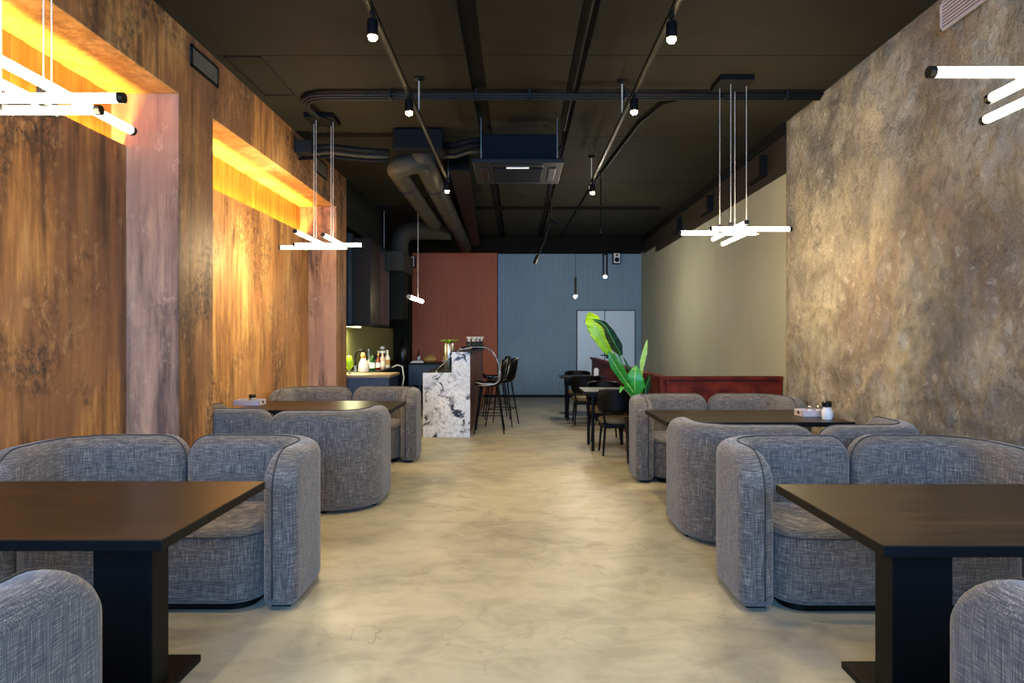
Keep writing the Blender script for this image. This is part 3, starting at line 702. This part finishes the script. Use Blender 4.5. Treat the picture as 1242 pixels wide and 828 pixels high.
# stools
def make_stool(loc, rz, label):
    t = thing('bar_stool', label, 'bar stool', (0,0,0), 'black shell bar stools', local=True)
    # shell: faces -X
    rows = []
    prof = [(-.21, .73, .17), (-.20, .705, .20), (-.10, .69, .215), (.04, .69, .22), (.13, .705, .22), (.185, .76, .215), (.215, .86, .20), (.235, .97, .18), (.25, 1.05, .14), (.255, 1.08, .07)]
    for x, z, w_ in prof:
        r_ = []
        for j in range(11):
            u = -1+2*j/10; lift = .05*abs(u)**3 if x < .15 else 0; fwd = -.07*abs(u)**2.2 if x > .15 else 0
            r_.append((x+fwd, u*w_, z+lift))
        rows.append(r_)
    b_ = B().rings(rows, caps=False, close=False)
    sh = b_.build('shell', 'black', t, smooth=True); md = sh.modifiers.new('solid', 'SOLIDIFY'); md.thickness = .022; md.offset = 0
    rim = [Vector(r_[0]) for r_ in rows]+[Vector(p) for p in rows[-1][1:-1]]+[Vector(r_[-1]) for r_ in reversed(rows)]
    B().tube(rim, .009, 6).build('rim', 'steel', t, smooth=True)
    for sx in (-1, 1):
        for sy in (-1, 1):
            B().tube([(sx*.12, sy*.12, .69), (sx*.22, sy*.21, 0)], [.014, .009], 8).build('leg', 'black', t)
    q_ = .185; z_ = .27; B().tube([(-q_, -q_+.01, z_), (q_, -q_+.01, z_)], .007, 6).tube([(q_, -q_, z_), (q_, q_, z_)], .007, 6).tube([(q_, q_-.01, z_), (-q_, q_-.01, z_)], .007, 6).tube([(-q_, q_, z_), (-q_, -q_, z_)], .007, 6).build('footrest', 'black', t)
    t.location = loc; t.rotation_euler = (0,0,rz); return t
s0 = make_stool((-.42, 9.74, 0), 0, 'black shell bar stool nearest the marble bar end')
dup(s0, (-.25, 10.55, 0), -.25, 'second black shell bar stool along the bar, its high back at the right')
dup(s0, (-.38, 11.45, 0), .15, 'farthest black shell bar stool, half hidden by the one before it')
# bar-top things
for k in range(6):
    y = 11.2+.22*k; x = -.84+.05*(k % 2)+.02*k
    g = tag(B().lathe([(.035, 0), (.04, .01), (.045, .10), (.03, .13)], (0,0,0), 12).build('dark_glass', 'blackgloss', smooth=True), ('dark bright-rimmed glass on the bar top, %s of six' % ('leftmost', 'second from left', 'third from left', 'third from right', 'second from right', 'rightmost')[k]), 'glass', 'dark glasses on the bar top')
    g.location = (x, y, 1.215)
    B().lathe([(.028, .13), (.012, .15), (.042, .20), (.045, .215)], (0,0,0), 12).build('bright_rim', 'white', g, smooth=True)
t = thing('white_dish', 'low white dish with dark coasters on the bar top, left of the glasses', 'dish', (-.85, 10.5, 1.215))
B().lathe([(.06, 0), (.10, .02), (.105, .025), (.02, .012)], (-.85, 10.5, 1.215), 20).build('plate', 'white', t, smooth=True)
B().lathe([(.06, .022), (.065, .045), (.03, .06)], (-.85, 10.5, 1.215), 14).build('coaster', 'blackgloss', t)
t = thing('steel_vase', 'tall steel vase of bright green leaves on the low bar worktop', 'vase', (-1.12, 10.6, .914))
B().lathe([(.075, 0), (.08, .01), (.08, .40), (.075, .41), (.07, .40), (.07, .02)], (-1.12, 10.6, .914), 20).build('vase', 'steel', t, smooth=True, angle=SM)
for k in range(9):
    a = k*2*PI/9; c_ = Vector((-1.12, 10.6, 1.32)); d = Vector((math.cos(a), math.sin(a), 0)); s_ = Vector((-d.y, d.x, 0)); bb = B()
    rr = []
    for q_ in range(6):
        u = q_/5; p = c_+d*(.02+.13*u)+Vector((0,0,.06*math.sin(u*2.4))); w_ = .035*math.sin(PI*min(1, u*.9+.08)); rr.append([p-s_*w_, p+Vector((0,0,.004)), p+s_*w_, p-Vector((0,0,.003))])
    bb.rings(rr).build('leaf', 'lime', t, smooth=True)

# ---------------------------------------------------------------- kitchen
t = thing('kitchen_counter', 'navy kitchen counter with a pale top edge along the left, behind the lounge seats', 'kitchen counter', (-2.4, 10, 0))
B().box(-2.88, -1.92, 9.7, 10.45, .02, .82).build('end_cabinet', 'navy', t, bevel=.003)
B().box(-2.88, -1.90, 9.68, 10.47, .82, .86).build('worktop', 'worktop', t, bevel=.003)
B().box(-2.88, -2.28, 10.47, 15.0, .0, .83).build('wall_cabinet', 'black', t)
B().box(-2.88, -2.25, 10.48, 15.0, .83, .87).build('worktop', 'darkmetal', t, bevel=.003)
t = thing('back_counter', 'navy counter facing the viewer below the terracotta wall, left of the bar', 'kitchen counter', (-1.9, 13.4, 0))
B().box(-2.22, -1.38, 13.25, 13.9, .44, .865).build('cabinet', 'navy', t, bevel=.003)
B().box(-2.22, -1.36, 13.22, 13.92, .865, .90).build('worktop', 'black', t, bevel=.003)
B().box(-2.15, -1.45, 13.4, 13.9, .03, .44).build('recess', 'black', t)
for xx in (-2.0, -1.42): B().tube([(xx, 13.28, 0), (xx, 13.28, .44)], .018, 10).build('leg', 'steel', t)
for k in (1, 2): B().box(-2.22+.28*k-.003, -2.22+.28*k+.003, 13.243, 13.251, .45, .86).build('door_gap', 'black', t)
t = thing('wall_cupboard', 'black glass-fronted wall cupboard above the kitchen counter', 'cupboard', (-2.5, 10.3, 1.6))
B().box(-2.88, -2.2, 9.72, 11.1, 1.60, 1.63).build('bottom_shelf', 'black', t)
B().box(-2.88, -2.2, 9.72, 11.1, 2.86, 2.90).build('top_panel', 'black', t)
B().box(-2.88, -2.2, 9.72, 9.75, 1.63, 2.86).build('side_panel', 'black', t)
B().box(-2.88, -2.86, 9.75, 11.1, 1.63, 2.86).build('back_panel', 'black', t)
B().box(-2.222, -2.2, 9.75, 10.42, 1.63, 2.86).build('steel_door', 'darksteel', t, bevel=.002)
B().box(-2.21, -2.2, 10.44, 11.08, 1.63, 2.86).build('glass_door', 'bluegl', t)
for z_ in (2.03, 2.43): B().box(-2.86, -2.22, 9.75, 11.1, z_, z_+.02).build('shelf', 'black', t)
B().box(-2.88, -2.2, 11.09, 11.12, 1.60, 2.9).build('side_panel', 'paleblue', t)
B().box(-2.7, -2.65, 9.9, 11.0, 1.585, 1.6).build('strip_light', 'shelflight', t)
light('cupboard_strip', 'AREA', (-.17, 0, -.03), (0,0,0), 34, (1, .95, .55), .05, 1.1, parent=t)
for k in range(3):
    for j, z_ in enumerate((1.63, 2.05)):
        g = tag(B().lathe([(.03, 0), (.005, .01), (.005, .08), (.03, .11), (.035, .16), (.03, .20)], (0,0,0), 12).build('stemmed_glass', 'glass', smooth=True), '%s stemmed glass on the %s shelf inside the glass cupboard' % (('nearest', 'middle', 'farthest')[k], ('lower', 'middle')[j]), 'glass', 'glasses on the %s cupboard shelf' % ('lower', 'middle')[j])
        g.location = (-2.32, 10.55+.18*k, z_)
# blue framed glass at wall end
t = thing('glass_cabinet', 'narrow blue-tinted glass cabinet just right of the wall end', 'cabinet', (-2.5, 9.6, 1.6))
B().box(-2.56, -2.44, 9.56, 9.70, 1.62, 2.95).build('glass_front', 'bluegl', t); B().box(-2.57, -2.43, 9.55, 9.71, 1.58, 1.62).build('base', 'black', t)
# bottles on the counter, each of its own colour
def bottle(x, y, z, r, h, mat, label, capm='black', nm='bottle'):
    t = thing(nm, label, 'bottle', (x, y, z), 'bottles on the kitchen counter', local=True)
    B().lathe([(r*.9, 0), (r, h*.04), (r, h*.58), (r*.45, h*.74), (r*.36, h*.92)], seg=14).build('body', mat, t, smooth=True, angle=SM)
    B().lathe([(r*.42, h*.9), (r*.42, h)], seg=12).build('cap', capm, t)
    B().lathe([(r*1.01, h*.15), (r*1.01, h*.45)], seg=14).build('paper_label', 'white' if mat != 'white' else 'gold', t)
pink = Mat('pink_label', (206,160,150), .4).m; M['pink'] = pink
for a in ((470, 11.9, .045, .32, 'white', 'tall white syrup bottle, rightmost on the kitchen counter', 'white'),
          (464, 11.4, .045, .30, 'pink', 'pink-bodied bottle beside the tall white one', 'white'),
          (459, 11.0, .04, .28, 'redglass', 'dark red bottle in the middle of the kitchen counter', 'gold'),
          (452, 10.7, .05, .30, 'greenglass', 'green glass bottle behind the tap', 'black'),
          (447, 11.6, .04, .34, 'glass', 'clear glass bottle behind the green one', 'steel')):
    x = X(a[0], a[1]); bottle(min(x, -2.3), a[1], .87, a[2], a[3], a[4], a[5], a[6])
t = thing('tap', 'black swan-neck kitchen tap with a steel base on the counter', 'tap', (X(432, 10.2), 10.2, .86)); xt = X(431, 10.2)
pts = [(xt, 10.2, .86), (xt, 10.2, 1.12)]+[(xt+.09-.09*math.cos(a*PI/8), 10.2, 1.12+.10*math.sin(a*PI/8)) for a in range(1, 9)]+[(xt+.18, 10.2, 1.06)]
B().tube(pts, .013, 8).build('spout', 'black', t, smooth=True); B().tube([(xt, 10.2, .86), (xt, 10.2, .98)], .02, 12).build('base', 'steel', t)
t = thing('coffee_grinder', 'steel and black coffee grinder beside the bottles under the cupboard', 'coffee grinder', (-2.55, 12.2, .87))
B().box(-2.66, -2.42, 12.1, 12.35, .87, 1.10).build('body', 'blackgloss', t, bevel=.02); B().box(-2.64, -2.44, 12.12, 12.33, 1.10, 1.20).build('hopper', 'steel', t, bevel=.03); B().lathe([(.05, 0), (.03, .05)], (-2.54, 12.22, 1.20), 14).build('lid', 'white', t)
t = thing('cloth_doll', 'cream cloth bundle beside the tap on the kitchen counter', 'cloth', (X(440, 10.35), 10.35, .86)); xc = X(441, 10.35)
B().lathe([(.06, 0), (.085, .03), (.08, .12), (.05, .2), (.03, .24)], (xc, 10.35, .86), 16).build('bundle', 'white', t, smooth=True); B().lathe([(.035, .22), (.05, .27), (.03, .32)], (xc, 10.35, .86), 12).build('knot', 'gold', t, smooth=True)
t = thing('lime_bottle', 'yellow-green rounded jug at the wall edge of the kitchen counter', 'jug', (X(423, 10.0), 10.0, .86)); B().lathe([(.03, 0), (.06, .06), (.065, .14), (.04, .2), (.02, .22)], (X(423.5, 10.0), 10.0, .92), 14).build('jug_body', 'lime', t, smooth=True); B().lathe([(.04, 0), (.015, .03), (.015, .06)], (X(423.5, 10.0), 10.0, .86), 12).build('foot', 'steel', t)
tag(B().tube([(X(475, 11.6), 11.6, .885), (X(482, 11.6), 11.6, .93), (X(488, 11.6), 11.6, .90), (X(490, 11.6), 11.6, .7), (X(487, 11.6), 11.6, .45), (X(487, 11.6), 11.6, .0)], .012, 8).build('white_hose', 'cable', smooth=True), 'pale hose looping off the end of the kitchen counter to the floor', 'hose')
t = thing('paper_towel', 'folded white towel on the left end of the back counter', 'towel', (-2.05, 13.4, .9)); B().box(-2.2, -1.93, 13.26, 13.5, .90, .925, rot=.15).build('towel_layer', 'white', t, bevel=.008); B().box(-2.16, -1.95, 13.28, 13.46, .925, .94, rot=.1).build('towel_layer', 'white', t, bevel=.006)
t = thing('wicker_basket', 'golden domed basket on the back counter below the terracotta wall', 'basket', (-1.85, 13.6, .9)); B().lathe([(.12, 0), (.15, .03), (.14, .09), (.09, .14), (.02, .17)], (-1.83, 13.6, .9), 18).build('dome', 'gold', t, smooth=True)
B().lathe([(.152, .02), (.155, .035)], (-1.83, 13.6, .9), 18).build('rim', 'barwood', t)
bottle(-2.08, 13.7, .9, .035, .26, 'redglass', 'dark red wine bottle standing left of the golden basket', 'redglass')
bottle(-1.55, 13.6, .9, .025, .12, 'gold', 'small amber bottle right of the golden basket', 'white')
t = thing('black_urn', 'tall black tapered coffee urn at the left end of the back counter', 'urn', (-2.42, 13.6, .87)); B().lathe([(.13, 0), (.14, .02), (.12, .3), (.06, .46), (.03, .5)], (-2.40, 13.6, .87), 18).build('urn_body', 'blackgloss', t, smooth=True); B().lathe([(.02, .49), (.025, .53), (.01, .55)], (-2.40, 13.6, .87), 10).build('knob', 'black', t)

# ---------------------------------------------------------------- divider, cafe tables, chairs
t = thing('low_divider', 'dark red low divider wall behind the rear right seats, turning towards the back', 'divider', (1.6, 10, 0))
B().box(1.60, 2.93, 7.20, 7.245, 0, .95).build('panel', 'redleather', t); B().box(1.60, 1.645, 7.245, 14.1, 0, .95).build('panel', 'redleather', t)
B().box(1.565, 2.93, 7.18, 7.265, .95, .99).build('top_rail', 'redleather', t, bevel=.003); B().box(1.565, 1.665, 7.265, 14.12, .95, .99).build('top_rail', 'redleather', t, bevel=.003)
for xx in (1.57, 1.64, 2.88): B().box(xx, xx+.035, 7.175, 7.2, 0, .95).build('post', 'redleather', t, bevel=.003)
B().box(1.675, 2.88, 7.188, 7.2, .60, .88).build('inset_panel', 'redleather', t, bevel=.004)
def make_cchair(loc, rz, label, g='black cafe chairs'):
    t = thing('cafe_chair', label, 'chair', (0,0,0), g, local=True)
    # back at -Y (seen from behind), opens to +Y
    rs = []
    for z_, w_, d_ in ((.52, .23, .0), (.56, .245, .0), (.70, .25, -.015), (.78, .235, -.025), (.80, .20, -.03)):
        r_ = []
        for j in range(13):
            a = math.radians(-100+200*j/12); r_.append((w_*math.sin(a), -.02-.20*math.cos(a)+d_, z_))
        rs.append(r_)
    sh = B().rings(rs, caps=False, close=False).build('backrest', 'black', t, smooth=True); md = sh.modifiers.new('solid', 'SOLIDIFY'); md.thickness = .03
    outl = [(.23*math.cos(a*2*PI/24)*(1 if abs(math.cos(a*2*PI/24)) < .9 else 1), .22*math.sin(a*2*PI/24)) for a in range(24)]
    B().rings([[(x*f_, y*f_, z_) for x, y in outl] for f_, z_ in ((.9, .38), (1, .395), (1, .43), (.93, .45), (.6, .455))]).build('seat', 'seatpad', t, smooth=True)
    B().box(-.19, .19, -.18, .18, .33, .38).build('seat_frame', 'black', t, bevel=.01)
    for sx in (-1, 1):
        for sy in (-1, 1): B().tube([(sx*.17, sy*.16, .36), (sx*.20, sy*.20, 0)], [.017, .011], 8).build('leg', 'black', t)
        B().tube([(sx*.17, -.16, .36), (sx*.20, -.17, .55)], .013, 8).build('back_post', 'black', t)
    t.location = loc; t.rotation_euler = (0,0,rz); return t
def cafe_table(x0_, x1_, y0_, y1_, label):
    t = thing('cafe_table', label, 'table', ((x0_+x1_)/2, (y0_+y1_)/2, 0), 'small black cafe tables')
    B().box(x0_, x1_, y0_, y1_, .725, .75).build('tabletop', 'darkmetal', t, bevel=.004)
    B().box(x0_+.08, x1_-.08, y0_+.08, y1_-.08, .68, .725).build('apron', 'black', t)
    for xx in (x0_+.12, x1_-.12):
        for yy in (y0_+.1, y1_-.1): B().tube([(xx, yy, .70), (xx, yy, 0)], .02, 10).build('leg', 'black', t)
cafe_table(.82, 1.5, 8.05, 8.75, 'nearer small dark cafe table beside the red divider')
cafe_table(.73, 1.5, 11.0, 11.6, 'farther small dark cafe table near the blue wall')
c0 = make_cchair((1.22, 7.98, 0), 0, 'black round-backed chair seen from behind at the nearer cafe table, left of the plant')
for loc, rz, lb in (((1.2, 9.05, 0), PI, 'chair on the far side of the nearer cafe table, only its back top showing'),
                    ((1.12, 10.72, 0), 0, 'black round-backed chair seen from behind at the farther cafe table'),
                    ((1.1, 11.95, 0), PI, 'chair behind the farther cafe table, below the white door')): dup(c0, loc, rz, lb)
nh = thing('napkin_holder', 'small white napkin holder on the farther cafe table', 'napkin holder', (1.36, 11.3, .75)); B().box(1.32, 1.40, 11.26, 11.34, .75, .87).build('holder', 'white', nh, bevel=.006); B().box(1.335, 1.385, 11.28, 11.32, .87, .89).build('napkins', 'holder', nh)

# ---------------------------------------------------------------- banana plant
PX, PY = 1.37, 7.33
PX = 1.36; PY = 7.26
t = thing('potted_banana_plant', 'tall green banana plant with lime and dark leaves standing behind the rear right seats', 'plant', (PX, PY, 0))
B().lathe([(.11, 0), (.14, .02), (.165, .5), (.17, .52), (.15, .52), (.14, .48)], (PX, PY, 0), 24).build('pot', 'black', t, smooth=True, angle=SM)
B().lathe([(.145, .47), (.02, .49)], (PX, PY, 0), 20).build('soil', 'barwood', t)
def leaf(path, wid, mat, nrm, fold=.25, nm='leaf', stem=None, curl=0):
    # path: midrib points (world); wid: half width per point; nrm: direction the leaf face points to
    P = [Vector(p) for p in path]; rs = []; n = len(P); nv = Vector(nrm).normalized()
    # resample with catmull-rom
    Q = []; Wq = []
    for k in range(n-1):
        p0, p1, p2, p3 = P[max(k-1, 0)], P[k], P[k+1], P[min(k+2, n-1)]
        for q_ in range(5):
            u = q_/5; Q.append(.5*((2*p1)+(p2-p0)*u+(2*p0-5*p1+4*p2-p3)*u*u+(3*p1-p0-3*p2+p3)*u**3)); w0, w1 = wid[k], wid[k+1]; uu = u*u*(3-2*u); Wq.append(w0+(w1-w0)*(u if k in (0, n-2) else uu))
    Q.append(P[-1]); Wq.append(wid[-1])
    for k, p in enumerate(Q):
        tg = (Q[min(k+1, len(Q)-1)]-Q[max(k-1, 0)]).normalized(); sd = tg.cross(nv).normalized(); nn = sd.cross(tg)
        w_ = max(Wq[k], .002); r_ = []
        for j in range(9):
            u = -1+j/4; r_.append(p+sd*u*w_+nn*(abs(u)*fold*w_+.004*math.sin(k*1.7)*abs(u)))
        for j in range(8, -1, -1):
            u = -1+j/4; r_.append(p+sd*u*w_*.98+nn*(abs(u)*fold*w_-.003))
        rs.append(r_)
    lf = B().rings(rs).build(nm, mat, t, smooth=True)
    B().tube(Q, [.006*(1-.7*k/len(Q))+.001 for k in range(len(Q))], 6).build('midrib', 'green' if mat == 'deep' else 'palegreen', lf, smooth=True)
    return lf
def pp(px_, py_, D): return (X(px_, D), D, Z(py_, D))
def stem(pts, r=.010): B().tube([Vector(p) for p in pts], r, 8).build('stem', 'green', t, smooth=True)
base = (PX, PY, .48)
stem([base, pp(772, 478, 7.28), pp(757, 452, 7.22), pp(744, 428, 7.15)], .013)
leaf([pp(741, 431, 7.15), pp(734, 420, 7.12), pp(725, 402, 7.10), pp(718, 388, 7.12), pp(714, 379, 7.18)], [.015, .06, .088, .080, .01], 'lime', (-.25, -1, .25), .2)
stem([base, pp(768, 470, 7.22), pp(756, 445, 7.04), pp(749, 427, 7.01)], .008)
leaf([pp(719, 387, 7.0), pp(733, 394, 7.0), pp(741, 408, 7.0), pp(748, 421, 7.0), pp(754, 431, 7.0)], [.004, .035, .060, .065, .01], 'deep', (.1, -1, .15), .25)
leaf([pp(769, 476, 7.2), pp(756, 458, 7.15), pp(746, 442, 7.1), pp(738, 426, 7.1)], [.012, .045, .055, .01], 'green', (-.6, -1, .2), .35)
leaf([pp(772, 482, 7.3), pp(770, 470, 7.28), pp(770, 457, 7.27), pp(772, 443, 7.3)], [.02, .12, .095, .01], 'green', (-.1, -1, .15), .15)
stem([base, pp(778, 470, 7.32), pp(779, 452, 7.32)], .007)
leaf([pp(778, 454, 7.32), pp(779, 440, 7.30), pp(782, 427, 7.28), pp(785, 412, 7.28)], [.006, .030, .028, .004], 'palegreen', (-.2, -1, 0), .3)
leaf([pp(782, 480, 7.35), pp(784, 468, 7.36), pp(788, 455, 7.4)], [.015, .06, .01], 'deep', (.3, -1, .1), .3)
leaf([pp(768, 484, 7.25), pp(756, 470, 7.1), pp(752, 476, 7.02)], [.01, .035, .006], 'green', (0, -.3, 1), .3)
leaf([pp(772, 470, 7.42), pp(764, 450, 7.5), pp(756, 433, 7.5)], [.008, .02, .004], 'deep', (.2, -1, .2), .3)
